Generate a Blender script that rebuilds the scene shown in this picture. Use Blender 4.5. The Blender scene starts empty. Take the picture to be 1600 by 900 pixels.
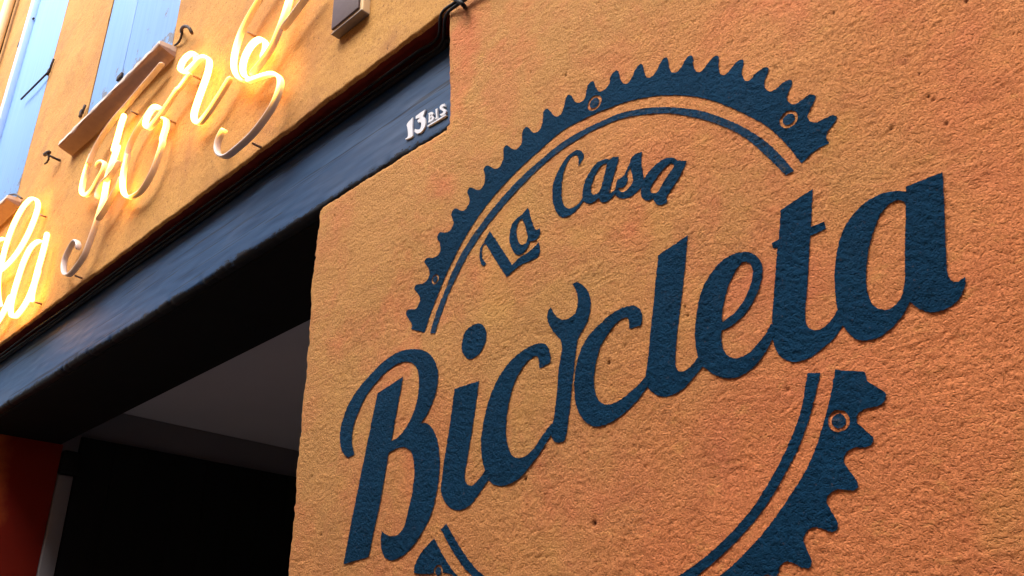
import bpy, math, random
import numpy as np
from mathutils import Vector, Matrix
from mathutils.geometry import delaunay_2d_cdt

random.seed(7)
RNG = np.random.default_rng(11)
scene = bpy.context.scene
COL = scene.collection

# ------------------------------------------------------------------ camera
D, H = 1.2, 1.6                      # camera distance to the facade, eye height
PC = np.array([800.0, 450.0])
VH, VV = np.array([-835.0, 1160.0]), np.array([720.0, -2300.0])   # vanishing points of facade
FPX = float(np.sqrt(-np.dot(VH - PC, VV - PC)))
CX = -np.array([*(VH - PC), FPX]); CX /= np.linalg.norm(CX)       # world x in camera axes
CU = np.array([*(VV - PC), FPX]); CU /= np.linalg.norm(CU)        # world z in camera axes
CN = np.cross(CX, CU)
if CN[2] < 0: CN = -CN                                            # world y (into the wall)

cam_d = bpy.data.cameras.new("camera")
cam_d.sensor_width = 36.0
cam_d.lens = FPX / 1600.0 * 36.0
cam_d.clip_start = 0.02
cam_d.clip_end = 500
cam = bpy.data.objects.new("camera", cam_d)
COL.objects.link(cam)
cam.matrix_world = Matrix(((CX[0], -CX[1], -CX[2], 0.0),
                           (CN[0], -CN[1], -CN[2], -D),
                           (CU[0], -CU[1], -CU[2], H),
                           (0, 0, 0, 1)))
scene.camera = cam

# ------------------------------------------------------------------ light
SUN_EL, SUN_AZ = math.radians(55), math.radians(-16)   # azimuth measured from straight out of the wall
world = bpy.data.worlds.new("World"); scene.world = world
world.use_nodes = True
wn = world.node_tree.nodes; wn.clear()
sky = wn.new("ShaderNodeTexSky"); sky.sky_type = 'NISHITA'; sky.sun_disc = False
sky.sun_elevation = SUN_EL
sky.sun_rotation = math.pi + SUN_AZ
sky.air_density = 1.0; sky.dust_density = 3.0; sky.ozone_density = 1.0
bg = wn.new("ShaderNodeBackground"); bg.inputs[1].default_value = 0.15
wo = wn.new("ShaderNodeOutputWorld")
world.node_tree.links.new(sky.outputs[0], bg.inputs[0])
world.node_tree.links.new(bg.outputs[0], wo.inputs[0])

sun_d = bpy.data.lights.new("sun", 'SUN')
sun_d.energy = 1.5
sun_d.angle = math.radians(42)
sun_d.color = (1.0, 0.95, 0.88)
sun = bpy.data.objects.new("sun", sun_d); COL.objects.link(sun)
sdir = Vector((math.sin(SUN_AZ) * math.cos(SUN_EL), -math.cos(SUN_AZ) * math.cos(SUN_EL), math.sin(SUN_EL)))
sun.rotation_euler = sdir.to_track_quat('Z', 'Y').to_euler()
sun.location = (0, -3, 12)

scene.view_settings.view_transform = 'Standard'
scene.view_settings.look = 'None'
scene.view_settings.gamma = 1
scene.view_settings.exposure = 2.08
scene.view_settings.use_curve_mapping = False

# ------------------------------------------------------------------ helpers
def at(px, y=0.0):
    """image point(s) of the survey -> (x, z) on the plane parallel to the facade at depth y"""
    p = np.atleast_2d(np.array(px, float))
    r = np.c_[p - PC, np.full(len(p), FPX)]
    t = (D + y) / (r @ CN)
    P = r * t[:, None]
    return np.c_[P @ CX, P @ CU + H]

def link(o, parent=None):
    COL.objects.link(o)
    if parent is not None:
        o.parent = parent
        o.matrix_parent_inverse = parent.matrix_world.inverted()
    return o

def tag(o, label=None, cat=None, group=None, kind=None):
    if label: o["label"] = label
    if cat: o["category"] = cat
    if group: o["group"] = group
    if kind: o["kind"] = kind
    return o

def empty(name, loc=(0, 0, 0)):
    o = bpy.data.objects.new(name, None)
    o.empty_display_size = 0.1
    o.matrix_world = Matrix.Translation(Vector(loc))
    o.location = loc
    return link(o)

def mesh_obj(name, verts, faces, mat, parent=None, smooth=False):
    me = bpy.data.meshes.new(name)
    me.from_pydata([tuple(map(float, v)) for v in verts], [], [tuple(map(int, f)) for f in faces])
    me.validate(); me.update()
    if smooth: me.polygons.foreach_set("use_smooth", [True] * len(me.polygons))
    o = bpy.data.objects.new(name, me)
    if mat: me.materials.append(mat)
    return link(o, parent)

def np_mesh(name, V, F, mat, parent=None, smooth=True):
    """fast numpy mesh; F is (n,3) or (n,4)"""
    V = np.asarray(V, np.float32); F = np.asarray(F, np.int32)
    k = F.shape[1]
    me = bpy.data.meshes.new(name)
    me.vertices.add(len(V)); me.vertices.foreach_set("co", V.ravel())
    me.loops.add(F.size); me.loops.foreach_set("vertex_index", F.ravel())
    me.polygons.add(len(F))
    me.polygons.foreach_set("loop_start", np.arange(0, F.size, k, dtype=np.int32))
    me.polygons.foreach_set("loop_total", np.full(len(F), k, np.int32))
    if smooth: me.polygons.foreach_set("use_smooth", np.ones(len(F), bool))
    me.update(calc_edges=True); me.validate()
    if mat: me.materials.append(mat)
    o = bpy.data.objects.new(name, me)
    return link(o, parent)

def box(name, lo, hi, mat, parent=None, bevel=0.0, seg=2):
    import bmesh
    bm = bmesh.new()
    bmesh.ops.create_cube(bm, size=1)
    for v in bm.verts:
        v.co = Vector([lo[i] + (v.co[i] + 0.5) * (hi[i] - lo[i]) for i in range(3)])
    if bevel > 0:
        bmesh.ops.bevel(bm, geom=bm.edges[:], offset=bevel, segments=seg, affect='EDGES', profile=0.5)
    me = bpy.data.meshes.new(name); bm.to_mesh(me); bm.free()
    me.materials.append(mat)
    if bevel > 0: me.polygons.foreach_set("use_smooth", [True] * len(me.polygons))
    return link(bpy.data.objects.new(name, me), parent)

def crom(pts, closed, step):
    """Catmull-Rom through pts (n,k), resampled about every `step`"""
    P = np.asarray(pts, float); n = len(P)
    if n < 3 and not closed:
        L = np.linalg.norm(P[-1, :2] - P[0, :2]); m = max(1, int(L / step))
        return np.array([P[0] + (P[-1] - P[0]) * i / m for i in range(m + 1)])
    out = []
    segs = n if closed else n - 1
    for i in range(segs):
        if closed:
            p0, p1, p2, p3 = P[(i - 1) % n], P[i], P[(i + 1) % n], P[(i + 2) % n]
        else:
            p1, p2 = P[i], P[i + 1]
            p0 = P[i - 1] if i > 0 else 2 * p1 - p2
            p3 = P[i + 2] if i + 2 < n else 2 * p2 - p1
        d = max(np.linalg.norm(p2[:2] - p1[:2]), 1e-6)
        d0 = max(np.linalg.norm(p1[:2] - p0[:2]), 1e-6); d3 = max(np.linalg.norm(p3[:2] - p2[:2]), 1e-6)
        t0, t1, t2, t3 = 0, d0 ** .5, d0 ** .5 + d ** .5, d0 ** .5 + d ** .5 + d3 ** .5
        m = max(1, int(round(d / step)))
        for j in range(m):
            t = t1 + (t2 - t1) * j / m
            A1 = (t1 - t) / (t1 - t0) * p0 + (t - t0) / (t1 - t0) * p1
            A2 = (t2 - t) / (t2 - t1) * p1 + (t - t1) / (t2 - t1) * p2
            A3 = (t3 - t) / (t3 - t2) * p2 + (t - t2) / (t3 - t2) * p3
            B1 = (t2 - t) / (t2 - t0) * A1 + (t - t0) / (t2 - t0) * A2
            B2 = (t3 - t) / (t3 - t1) * A2 + (t - t1) / (t3 - t1) * A3
            out.append((t2 - t) / (t2 - t1) * B1 + (t - t1) / (t2 - t1) * B2)
    if not closed: out.append(P[-1])
    return np.array(out)

def contour(pts, step=0.003):
    """closed outline; entries are (x, z, corner)"""
    n = len(pts)
    cs = [i for i in range(n) if pts[i][2]]
    P = np.array([p[:2] for p in pts])
    if not cs: return crom(P, True, step)
    out = []
    for a, b in zip(cs, cs[1:] + [cs[0] + n]):
        run = np.array([P[i % n] for i in range(a, b + 1)])
        out.append(crom(run, False, step)[:-1])
    return np.vstack(out)

def zoom(ox, oy, s, pts):
    return [(ox + p[0] / s, oy + p[1] / s, len(p) > 2) for p in pts]

def on_wall(pxpts, y=0.0):
    q = at([(p[0], p[1]) for p in pxpts], y)
    return [(q[i, 0], q[i, 1], pxpts[i][2]) for i in range(len(pxpts))]

def inside(poly, Q):
    x, y = Q[:, 0], Q[:, 1]
    r = np.zeros(len(Q), bool)
    a = poly; b = np.roll(poly, -1, axis=0)
    for (x0, y0), (x1, y1) in zip(a, b):
        if y0 == y1: continue
        c = ((y0 > y) != (y1 > y))
        if c.any():
            r ^= c & (x < (x1 - x0) * (y - y0) / (y1 - y0) + x0)
    return r

# ------------------------------------------------------------------ plaster relief (height field)
TN, TS = 2048, 0.0022
def band(lmin, lmax, aniso=1.0, ang=0.0):
    fx = np.fft.fftfreq(TN, TS)[None, :]; fz = np.fft.fftfreq(TN, TS)[:, None]
    ca, sa = math.cos(ang), math.sin(ang)
    u = (fx * ca + fz * sa) * aniso; v = -fx * sa + fz * ca
    k = np.sqrt(u * u + v * v) + 1e-9
    lam = 1.0 / k
    w = np.exp(-(np.log(lam / math.sqrt(lmin * lmax)) / (0.5 * math.log(lmax / lmin) + 0.15)) ** 2)
    n = np.fft.ifft2(np.fft.fft2(RNG.standard_normal((TN, TN))) * w).real
    return n / n.std()
def soft(a): return np.tanh(a * 0.9) / 0.72
g1 = band(0.006, 0.011); g2 = band(0.012, 0.024)
st1 = band(0.008, 0.016, 3.0, math.radians(14)); st2 = band(0.009, 0.018, 2.6, math.radians(-28))
md = band(0.05, 0.14); big = band(0.35, 1.1)
wmix = 1 / (1 + np.exp(-band(0.15, 0.5) * 2))
HF_GRAIN = 0.00046 * g1 + 0.00024 * soft(g2) + 0.00038 * (wmix * st1 + (1 - wmix) * st2)
HF_GRAIN = HF_GRAIN - 0.0020 * np.clip(0.7 * g2 + 0.8 * g1 - 1.75, 0, 1.3)            # open pits
HF = (HF_GRAIN + 0.00022 * md + 0.0011 * big).astype(np.float64)

def sample(arr, x, z):
    u = np.mod(np.asarray(x) / TS, TN); v = np.mod(np.asarray(z) / TS, TN)
    i = np.floor(u).astype(int); j = np.floor(v).astype(int); fu = u - i; fv = v - j
    i %= TN; j %= TN; i1 = (i + 1) % TN; j1 = (j + 1) % TN
    return (arr[j, i] * (1 - fu) * (1 - fv) + arr[j, i1] * fu * (1 - fv) + arr[j1, i] * (1 - fu) * fv + arr[j1, i1] * fu * fv)

PIT_PX = [(928, 818, 4.5), (819, 748, 3.5), (951, 567, 3.5), (883, 117, 3.0), (829, 113, 2.0), (522, 337, 3.2), (506, 516, 2.0),
          (1230, 608, 2.2), (1074, 494, 2.2), (1070, 479, 2.0), (1392, 200, 2.2), (1450, 151, 2.2), (1458, 156, 2.0),
          (1510, 1, 3.6), (1303, 20, 2.6), (1478, 193, 2.2), (502, 835, 2.0), (497, 884, 2.0), (488, 744, 2.0), (1435, 115, 2.2)]
PITS = [(at([(a, b)])[0, 0], at([(a, b)])[0, 1], r * 0.001) for a, b, r in PIT_PX]
def relief(x, z):
    h = sample(HF, x, z)            # metres, positive = towards the street
    for px_, pz_, r in PITS:
        d2 = ((x - px_) ** 2 + (z - pz_) ** 2) / (r * r)
        h = h - 0.006 * np.exp(-d2)
    return h

# ------------------------------------------------------------------ materials
class NT:
    def __init__(s, name, rough=0.9, spec=0.3):
        s.m = bpy.data.materials.new(name); s.m.use_nodes = True
        s.t = s.m.node_tree; s.b = s.t.nodes["Principled BSDF"]
        s.b.inputs["Roughness"].default_value = rough
        s.b.inputs["Specular IOR Level"].default_value = spec
        s.co = s.n("ShaderNodeTexCoord").outputs["Object"]
    def n(s, k, **kw):
        q = s.t.nodes.new(k)
        for a, b in kw.items(): setattr(q, a, b)
        return q
    def l(s, a, b): s.t.links.new(a, b)
    def mapped(s, scale=(1, 1, 1), rot=(0, 0, 0)):
        m = s.n("ShaderNodeMapping"); m.inputs["Scale"].default_value = scale; m.inputs["Rotation"].default_value = rot
        s.l(s.co, m.inputs[0]); return m.outputs[0]
    def noise(s, scale, detail=4, rough=0.55, vec=None, dist=0.0):
        q = s.n("ShaderNodeTexNoise"); q.inputs["Scale"].default_value = scale
        q.inputs["Detail"].default_value = detail; q.inputs["Roughness"].default_value = rough
        q.inputs["Distortion"].default_value = dist
        s.l(vec if vec is not None else s.co, q.inputs["Vector"]); return q.outputs["Fac"]
    def ramp(s, fac, a, b, ca=(0, 0, 0), cb=(1, 1, 1)):
        q = s.n("ShaderNodeValToRGB"); e = q.color_ramp.elements
        e[0].position = a; e[1].position = b; e[0].color = (*ca, 1); e[1].color = (*cb, 1)
        s.l(fac, q.inputs[0]); return q.outputs[0]
    def mix(s, fac, a, b, mode='MIX'):
        q = s.n("ShaderNodeMix", data_type='RGBA', blend_type=mode)
        for sock, v in ((q.inputs[0], fac), (q.inputs[6], a), (q.inputs[7], b)):
            if isinstance(v, (int, float)): sock.default_value = v
            elif isinstance(v, tuple): sock.default_value = (*v, 1)
            else: s.l(v, sock)
        return q.outputs[2]
    def math(s, op, a, b=0.0):
        q = s.n("ShaderNodeMath", operation=op)
        for sock, v in ((q.inputs[0], a), (q.inputs[1], b)):
            if isinstance(v, (int, float)): sock.default_value = v
            else: s.l(v, sock)
        return q.outputs[0]
    def bump(s, h, strength, dist):
        q = s.n("ShaderNodeBump"); q.inputs["Strength"].default_value = strength; q.inputs["Distance"].default_value = dist
        s.l(h, q.inputs["Height"]); s.l(q.outputs[0], s.b.inputs["Normal"])
    def col(s, c):
        if isinstance(c, tuple): s.b.inputs["Base Color"].default_value = (*c, 1)
        else: s.l(c, s.b.inputs["Base Color"])
    def sep(s):
        q = s.n("ShaderNodeSeparateXYZ"); s.l(s.co, q.inputs[0]); return q.outputs

def grain_h(k):
    a = k.ramp(k.noise(250, 2, 0.6), 0.28, 0.50)           # sand grains with open pits between
    b = k.noise(420, 2, 0.6)
    c_ = k.noise(70, 3, 0.6, k.mapped((0.55, 1, 1.5), (0, 0.25, 0)))
    return k.math('ADD', k.math('MULTIPLY', a, 0.55), k.math('ADD', k.math('MULTIPLY', b, 0.35), k.math('MULTIPLY', c_, 0.40)))

def plaster(name, ca, cb, cc, blotch=1.5, pits=False, fine=0.6):
    k = NT(name, 0.92, 0.15)
    bn = k.noise(blotch, 3, 0.6)
    if pits:
        xyz = k.sep(); bn = k.math('ADD', bn, k.math('MULTIPLY', k.math('ADD', k.math('SUBTRACT', xyz[0], xyz[2]), 3.05), 0.24))
    big_ = k.ramp(bn, 0.36, 0.66)
    c = k.mix(big_, ca, cb)
    c = k.mix(k.math('MULTIPLY', k.ramp(k.noise(4.3, 5, 0.65, dist=0.4), 0.48, 0.72), 0.6), c, cc)
    fl = k.noise(30, 5, 0.75, k.mapped((0.6, 1, 1.3), (0, 0.3, 0)))
    c = k.mix(k.math('MULTIPLY', k.ramp(fl, 0.55, 0.72), 0.55), c, tuple(v * w for v, w in zip(ca, (1.08, 1.12, 0.9))))
    c = k.mix(k.math('MULTIPLY', k.ramp(fl, 0.26, 0.42, (1, 1, 1), (0, 0, 0)), 0.5), c, tuple(v * w for v, w in zip(cc, (0.92, 0.85, 0.95))))
    sp = k.ramp(k.noise(260, 3, 0.75), 0.32, 0.70, (0.60, 0.54, 0.50), (1.16, 1.16, 1.15))
    c = k.mix(1.0, c, sp, 'MULTIPLY')
    st = k.ramp(k.noise(26, 4, 0.7, k.mapped((0.5, 1, 1.4))), 0.3, 0.75, (0.88, 0.86, 0.85), (1.08, 1.08, 1.08))
    c = k.mix(1.0, c, st, 'MULTIPLY')
    grime = k.ramp(k.noise(2.6, 6, 0.72, dist=0.8), 0.56, 0.80)
    c = k.mix(k.math('MULTIPLY', grime, 0.35 if pits else 0.65), c, tuple(v * 0.62 for v in cc))
    if not pits:
        c = k.mix(k.math('MULTIPLY', k.ramp(k.noise(75, 4, 0.75), 0.58, 0.66), 0.75), c, tuple(v * 0.3 for v in cc))
    if pits:
        wv = k.n("ShaderNodeTexNoise"); wv.inputs["Scale"].default_value = 2.4; wv.inputs["Detail"].default_value = 7; wv.inputs["Roughness"].default_value = 0.62
        k.l(k.mapped((0.7, 1, 1.25), (0, .35, 0)), wv.inputs["Vector"])
        line = k.math('ABSOLUTE', k.math('SUBTRACT', wv.outputs["Fac"], 0.5))
        gate_ = k.ramp(k.noise(1.9, 2), 0.52, 0.60)
        c = k.mix(k.math('MULTIPLY', k.math('MULTIPLY', k.ramp(line, 0.0, 0.0035, (1, 1, 1), (0, 0, 0)), gate_), 0.45), c, (0.17, 0.065, 0.035))
        c = k.mix(k.math('MULTIPLY', k.ramp(k.noise(3.1, 4, 0.65, k.mapped((1, 1, .8), (0, .5, 0))), 0.55, 0.70), 0.6), c, (0.58, 0.165, 0.075))
        c = k.mix(k.math('MULTIPLY', k.ramp(k.noise(2.3, 4, 0.6), 0.30, 0.44, (1, 1, 1), (0, 0, 0)), 0.5), c, (0.56, 0.33, 0.085))
        a = k.n("ShaderNodeAttribute", attribute_name="pit")
        c = k.mix(a.outputs["Fac"], c, (0.035, 0.008, 0.006))  # shade inside the holes painted dark; the mesh is too coarse for it
    k.col(c)
    k.bump(grain_h(k), fine, 0.0030)
    return k.m

M_PILLAR = plaster("ochre_plaster", (0.54, 0.285, 0.100), (0.68, 0.245, 0.092), (0.58, 0.180, 0.088), 1.2, True, 1.0)
M_UPPER = plaster("ochre_plaster_upper", (0.52, 0.290, 0.086), (0.46, 0.235, 0.072), (0.35, 0.165, 0.072), 1.6, False, 0.4)
M_NEIGH = plaster("yellow_plaster", (0.74, 0.50, 0.12), (0.72, 0.46, 0.11), (0.66, 0.40, 0.11), 1.5)
M_OPP = plaster("added_house_pale_plaster", (0.50, 0.42, 0.32), (0.46, 0.38, 0.29), (0.40, 0.33, 0.26), 0.6)

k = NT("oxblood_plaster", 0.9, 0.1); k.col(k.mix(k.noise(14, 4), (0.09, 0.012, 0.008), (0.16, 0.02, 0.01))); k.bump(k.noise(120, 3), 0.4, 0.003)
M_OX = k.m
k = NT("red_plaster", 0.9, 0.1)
base_red = k.mix(k.noise(3, 4), (0.20, 0.014, 0.005), (0.15, 0.010, 0.005))
glow_y = k.math('ADD', k.sep()[1], k.math('MULTIPLY', k.math('SUBTRACT', k.noise(5, 5, 0.7), 0.5), 0.22))   # daylight glow near the outer edge, painted in as orange
k.col(k.mix(k.ramp(glow_y, 0.15, 0.30, (1, 1, 1), (0, 0, 0)), base_red, (0.42, 0.10, 0.02))); k.bump(k.noise(90, 3), 0.35, 0.003)
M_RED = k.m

# painted lettering: dark blue masonry paint over the same relief
k = NT("sign_paint", 0.92, 0.06)
c = k.mix(k.ramp(k.noise(5, 4), 0.35, 0.7), (0.0040, 0.0295, 0.065), (0.0052, 0.038, 0.084))
c = k.mix(1.0, c, k.ramp(k.noise(150, 3, 0.7), 0.3, 0.75, (0.72, 0.74, 0.76), (1.2, 1.18, 1.15)), 'MULTIPLY')
c = k.mix(k.math('MULTIPLY', k.ramp(k.noise(160, 4, 0.8), 0.64, 0.70), 0.6), c, (0.16, 0.10, 0.06))
c = k.mix(k.math('MULTIPLY', k.ramp(k.noise(11, 5, 0.7), 0.55, 0.8), 0.35), c, (0.022, 0.055, 0.095))
k.col(c)
k.bump(grain_h(k), 1.0, 0.0030)
M_SIGN = k.m
k = NT("sign_paint_thin", 0.92, 0.06)
c = k.mix(k.ramp(k.noise(90, 4, 0.7), 0.52, 0.72), (0.009, 0.038, 0.080), (0.07, 0.065, 0.06))
k.col(c); k.bump(grain_h(k), 1.0, 0.0030)
M_SIGN2 = k.m

# beam paint
k = NT("beam_paint", 0.58, 0.24)
grain = k.noise(1.0, 6, 0.62, k.mapped((2.2, 12, 46)), 0.6)
c = k.mix(k.ramp(grain, 0.32, 0.70), (0.010, 0.038, 0.100), (0.021, 0.062, 0.142))
c = k.mix(k.math('MULTIPLY', k.ramp(k.noise(2.2, 5, 0.6, k.mapped((0.7, 1, 1.6))), 0.50, 0.74), 0.55), c, (0.060, 0.078, 0.120))
crack = k.ramp(k.noise(1.0, 3, 0.5, k.mapped((1.1, 10, 78)), 1.0), 0.350, 0.385, (1, 1, 1), (0, 0, 0))
c = k.mix(k.math('MULTIPLY', crack, 0.85), c, (0.006, 0.012, 0.03))
# black lower arris, ragged where the blue paint stopped
zz = k.sep()[2]
rag = k.math('ADD', zz, k.math('MULTIPLY', k.math('SUBTRACT', k.noise(11, 7, 0.8, k.mapped((1.0, 1, 2.5))), 0.5), 0.11))
edge = k.ramp(rag, 0.0, 1.0)
mr = k.n("ShaderNodeMapRange"); mr.inputs["From Min"].default_value = 2.996; mr.inputs["From Max"].default_value = 3.003
k.l(rag, mr.inputs["Value"])
c = k.mix(mr.outputs[0], (0.004, 0.005, 0.008), c)
k.col(c)
k.bump(k.math('ADD', k.math('MULTIPLY', grain, 1.0), k.math('MULTIPLY', crack, -1.1)), 0.22, 0.003)
M_BEAM = k.m
k = NT("black_tar", 0.85, 0.12); k.col(k.mix(k.noise(6, 4), (0.004, 0.0045, 0.005), (0.009, 0.009, 0.010))); k.bump(k.noise(30, 4, 0.6, k.mapped((.3, 3, 3))), 0.4, 0.004)
M_TAR = k.m
k = NT("dark_cable", 0.6, 0.25); k.col((0.003, 0.003, 0.004)); M_CABLE = k.m
k = NT("iron", 0.75, 0.3); k.col(k.mix(k.ramp(k.noise(60, 3), .45, .6), (0.018, 0.015, 0.015), (0.07, 0.035, 0.022))); M_IRON = k.m

k = NT("shutter_paint", 0.55, 0.35)
gr = k.noise(1.0, 5, 0.6, k.mapped((40, 40, 1.4)))
c = k.mix(k.ramp(gr, .3, .7), (0.145, 0.29, 0.57), (0.18, 0.335, 0.61))
lowz = k.sep()[2]
flake = k.math('SUBTRACT', k.noise(9, 6, 0.72), k.math('MULTIPLY', k.math('SUBTRACT', lowz, 4.25), 0.45))
c = k.mix(k.ramp(flake, 0.455, 0.475), c, (0.16, 0.17, 0.20))
k.col(c); k.bump(gr, 0.25, 0.003); M_SHUT = k.m
k = NT("shutter_stile_paint", 0.5, 0.35); k.col(k.mix(k.noise(12, 3), (0.42, 0.54, 0.76), (0.48, 0.60, 0.80))); M_STILE = k.m
k = NT("sill_stone", 0.85, 0.2)
lit_z = k.math('ADD', k.sep()[2], k.math('MULTIPLY', k.math('SUBTRACT', k.noise(40, 5, .7), 0.5), 0.02))  # sill's upper edge coloured paler to stand for light catching it
lit_edge = k.n("ShaderNodeMapRange"); lit_edge.inputs["From Min"].default_value = 4.240; lit_edge.inputs["From Max"].default_value = 4.247; k.l(lit_z, lit_edge.inputs["Value"])
k.col(k.mix(lit_edge.outputs[0], k.mix(k.noise(30, 5, .65), (0.24, 0.15, 0.115), (0.33, 0.22, 0.17)), (0.60, 0.50, 0.42))); k.bump(k.noise(80, 4), .4, .003); M_SILL = k.m
k = NT("white_enamel", 0.35, 0.5); k.col((0.58, 0.60, 0.63)); M_WHITE = k.m
k = NT("navy_enamel", 0.4, 0.5); k.col((0.010, 0.016, 0.06)); M_NAVY = k.m
k = NT("brown_cover", 0.6, 0.3); k.col(k.mix(k.noise(50, 3), (0.085, 0.055, 0.055), (0.115, 0.078, 0.075))); M_COVER = k.m
k = NT("weathered_tin", 0.45, 0.5); k.col(k.mix(k.noise(70, 3), (0.16, 0.12, 0.10), (0.26, 0.21, 0.17))); M_TIN = k.m
k = NT("ochre_pipe", 0.6, 0.3); k.col(k.mix(k.noise(20, 3), (0.76, 0.54, 0.27), (0.80, 0.60, 0.33))); M_PIPE = k.m
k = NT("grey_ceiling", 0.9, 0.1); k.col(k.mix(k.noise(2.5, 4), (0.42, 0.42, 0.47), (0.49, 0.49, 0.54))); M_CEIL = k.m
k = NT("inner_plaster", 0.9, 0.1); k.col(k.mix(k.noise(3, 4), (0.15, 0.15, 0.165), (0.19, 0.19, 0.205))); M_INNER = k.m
k = NT("black_gate_paint", 0.6, 0.2); k.col(k.mix(k.noise(8, 4, .6, k.mapped((1, 1, .1))), (0.004, 0.004, 0.004), (0.008, 0.008, 0.008))); M_GATE = k.m
k = NT("grey_post_paint", 0.7, 0.2); k.col(k.mix(k.noise(9, 3), (0.17, 0.165, 0.17), (0.22, 0.21, 0.215))); M_POST = k.m
k = NT("cobbles", 0.85, 0.2)
vo = k.n("ShaderNodeTexVoronoi"); vo.inputs["Scale"].default_value = 9; k.l(k.co, vo.inputs["Vector"])
k.col(k.mix(vo.outputs["Color"], (0.14, 0.13, 0.12), (0.22, 0.20, 0.18))); k.bump(vo.outputs["Distance"], 0.5, 0.02); M_GROUND = k.m
k = NT("roof_clay", 0.85, 0.2); k.col((0.30, 0.12, 0.07)); M_ROOF = k.m
k = NT("dark_glass", 0.1, 0.5); k.col((0.02, 0.025, 0.03)); M_GLASS = k.m

# neon flex: white silicone body, orange light where the tube is driven
k = NT("neon_tube", 0.42, 0.4)
k.col(k.mix(k.noise(40, 3), (0.50, 0.42, 0.38), (0.58, 0.50, 0.46)))
a = k.n("ShaderNodeAttribute", attribute_name="lit")
k.b.inputs["Emission Color"].default_value = (1.0, 0.42, 0.045, 1)
k.l(k.math('MULTIPLY', k.math('POWER', a.outputs["Fac"], 2.4), 8.5), k.b.inputs["Emission Strength"])
M_NEON = k.m
k = NT("clear_clip", 0.3, 0.5); k.col((0.22, 0.13, 0.09)); M_CLIP = k.m

# ------------------------------------------------------------------ ground
gx = 60
g = mesh_obj("street_ground", [(-gx, -gx, 0), (gx, -gx, 0), (gx, gx, 0), (-gx, gx, 0)], [(0, 1, 2, 3)], M_GROUND)
tag(g, "grey cobbled street ground in front of the ochre house", "street", kind="structure")

# ------------------------------------------------------------------ the house
X_PIL, X_CUT, X_REV = -1.837, -1.294, -4.905     # right jamb, end of beam slot, left jamb
Z_LED, Z_SOF, Z_TOP = 2.917, 2.983, 3.298        # ledge, soffit, underside of the upper plaster
Y_BEAM, WALL_T = 0.070, 0.514
house = empty("ochre_house", (-3.0, 0.2, 0))
tag(house, "ochre plastered house front with dark blue lintel beam over its open gateway", "house")

def lines(*parts):
    out = []
    for a, b, s in parts:
        n = max(1, int(round((b - a) / s)))
        out += list(np.linspace(a, b, n, endpoint=False))
    out.append(parts[-1][1])
    return np.array(out)

def edge_wobble(t, seed, amp):
    return amp * (np.sin(t * 31 + seed) * .4 + np.sin(t * 83 + seed * 2.3) * .35 + np.sin(t * 211 + seed * 4.1) * .25)

def nose(e, r=0.016):
    e = np.clip(e, 0, r)
    return r - np.sqrt(np.maximum(r * r - (r - e) ** 2, 0))

def sheet(name, xs, zs, keep, mat, edge_fn, parent, pit=False, shift=None):
    Xg, Zg = np.meshgrid(xs, zs)
    cx = 0.5 * (Xg[:-1, :-1] + Xg[1:, 1:]); cz = 0.5 * (Zg[:-1, :-1] + Zg[1:, 1:])
    kp = keep(cx, cz)
    nx = len(xs)
    idx = np.arange(Xg.size).reshape(Xg.shape)
    F = np.stack([idx[:-1, :-1], idx[:-1, 1:], idx[1:, 1:], idx[1:, :-1]], -1)[kp]
    y = -relief(Xg, Zg)
    x2, z2 = Xg.copy(), Zg.copy()
    if edge_fn is not None: y = y + edge_fn(Xg, Zg)
    if shift is not None: x2, z2 = shift(x2, z2)
    V = np.stack([x2, y, z2], -1).reshape(-1, 3)
    used = np.zeros(len(V), bool); used[F.ravel()] = True
    remap = np.cumsum(used) - 1
    o = np_mesh(name, V[used], remap[F], mat, parent)
    if pit:
        p = np.zeros(Xg.shape)
        for px_, pz_, r in PITS:
            p = np.maximum(p, np.exp(-(((Xg - px_) ** 2 + (Zg - pz_) ** 2) / (r * r * 0.9)) ** 1.5))
        at_ = o.data.attributes.new("pit", 'FLOAT', 'POINT')
        at_.data.foreach_set("value", p.reshape(-1)[used].astype(np.float32))
    return o

# -- pillar plaster carrying the painted sign
PXL = lines((X_PIL, X_CUT, 0.0033), (X_CUT, 0.30, 0.0033), (0.30, 1.2, 0.03), (1.2, 6.0, 0.3))
PZL = lines((0.0, 1.30, 0.10), (1.30, Z_LED, 0.0034), (Z_LED, Z_TOP, 0.0034))
def pil_keep(x, z): return ~((x < X_CUT) & (z > Z_LED))
def pil_edge(x, z):
    e1 = x - X_PIL
    e2 = np.where(x < X_CUT, Z_LED - z, 1.0)
    # corner of the ledge is rounded off
    r = 0.03
    e12 = np.where((e1 < r) & (e2 < r), r - np.sqrt((r - e1) ** 2 + (r - e2) ** 2), np.minimum(e1, e2))
    e3 = np.where(z > Z_LED, x - X_CUT, 1.0)
    return nose(np.minimum(np.maximum(e12, 0), np.maximum(e3, 0)))
def bulge(z):
    t = np.clip((2.80 - z) / 0.16, 0, 1); b = 0.013 * t ** 1.5
    return np.where(z > 2.640, b, np.where(z > 2.605, 0.013 * (z - 2.605) / 0.035, 0))
CH = [(RNG.uniform(1.5, 2.9), RNG.uniform(.006, .02), RNG.uniform(.002, .006)) for _ in range(26)]
def chips(z):
    r = np.zeros_like(z)
    for c0, w_, d_ in CH: r = r + d_ * np.exp(-((z - c0) / w_) ** 4)
    return r
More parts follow.
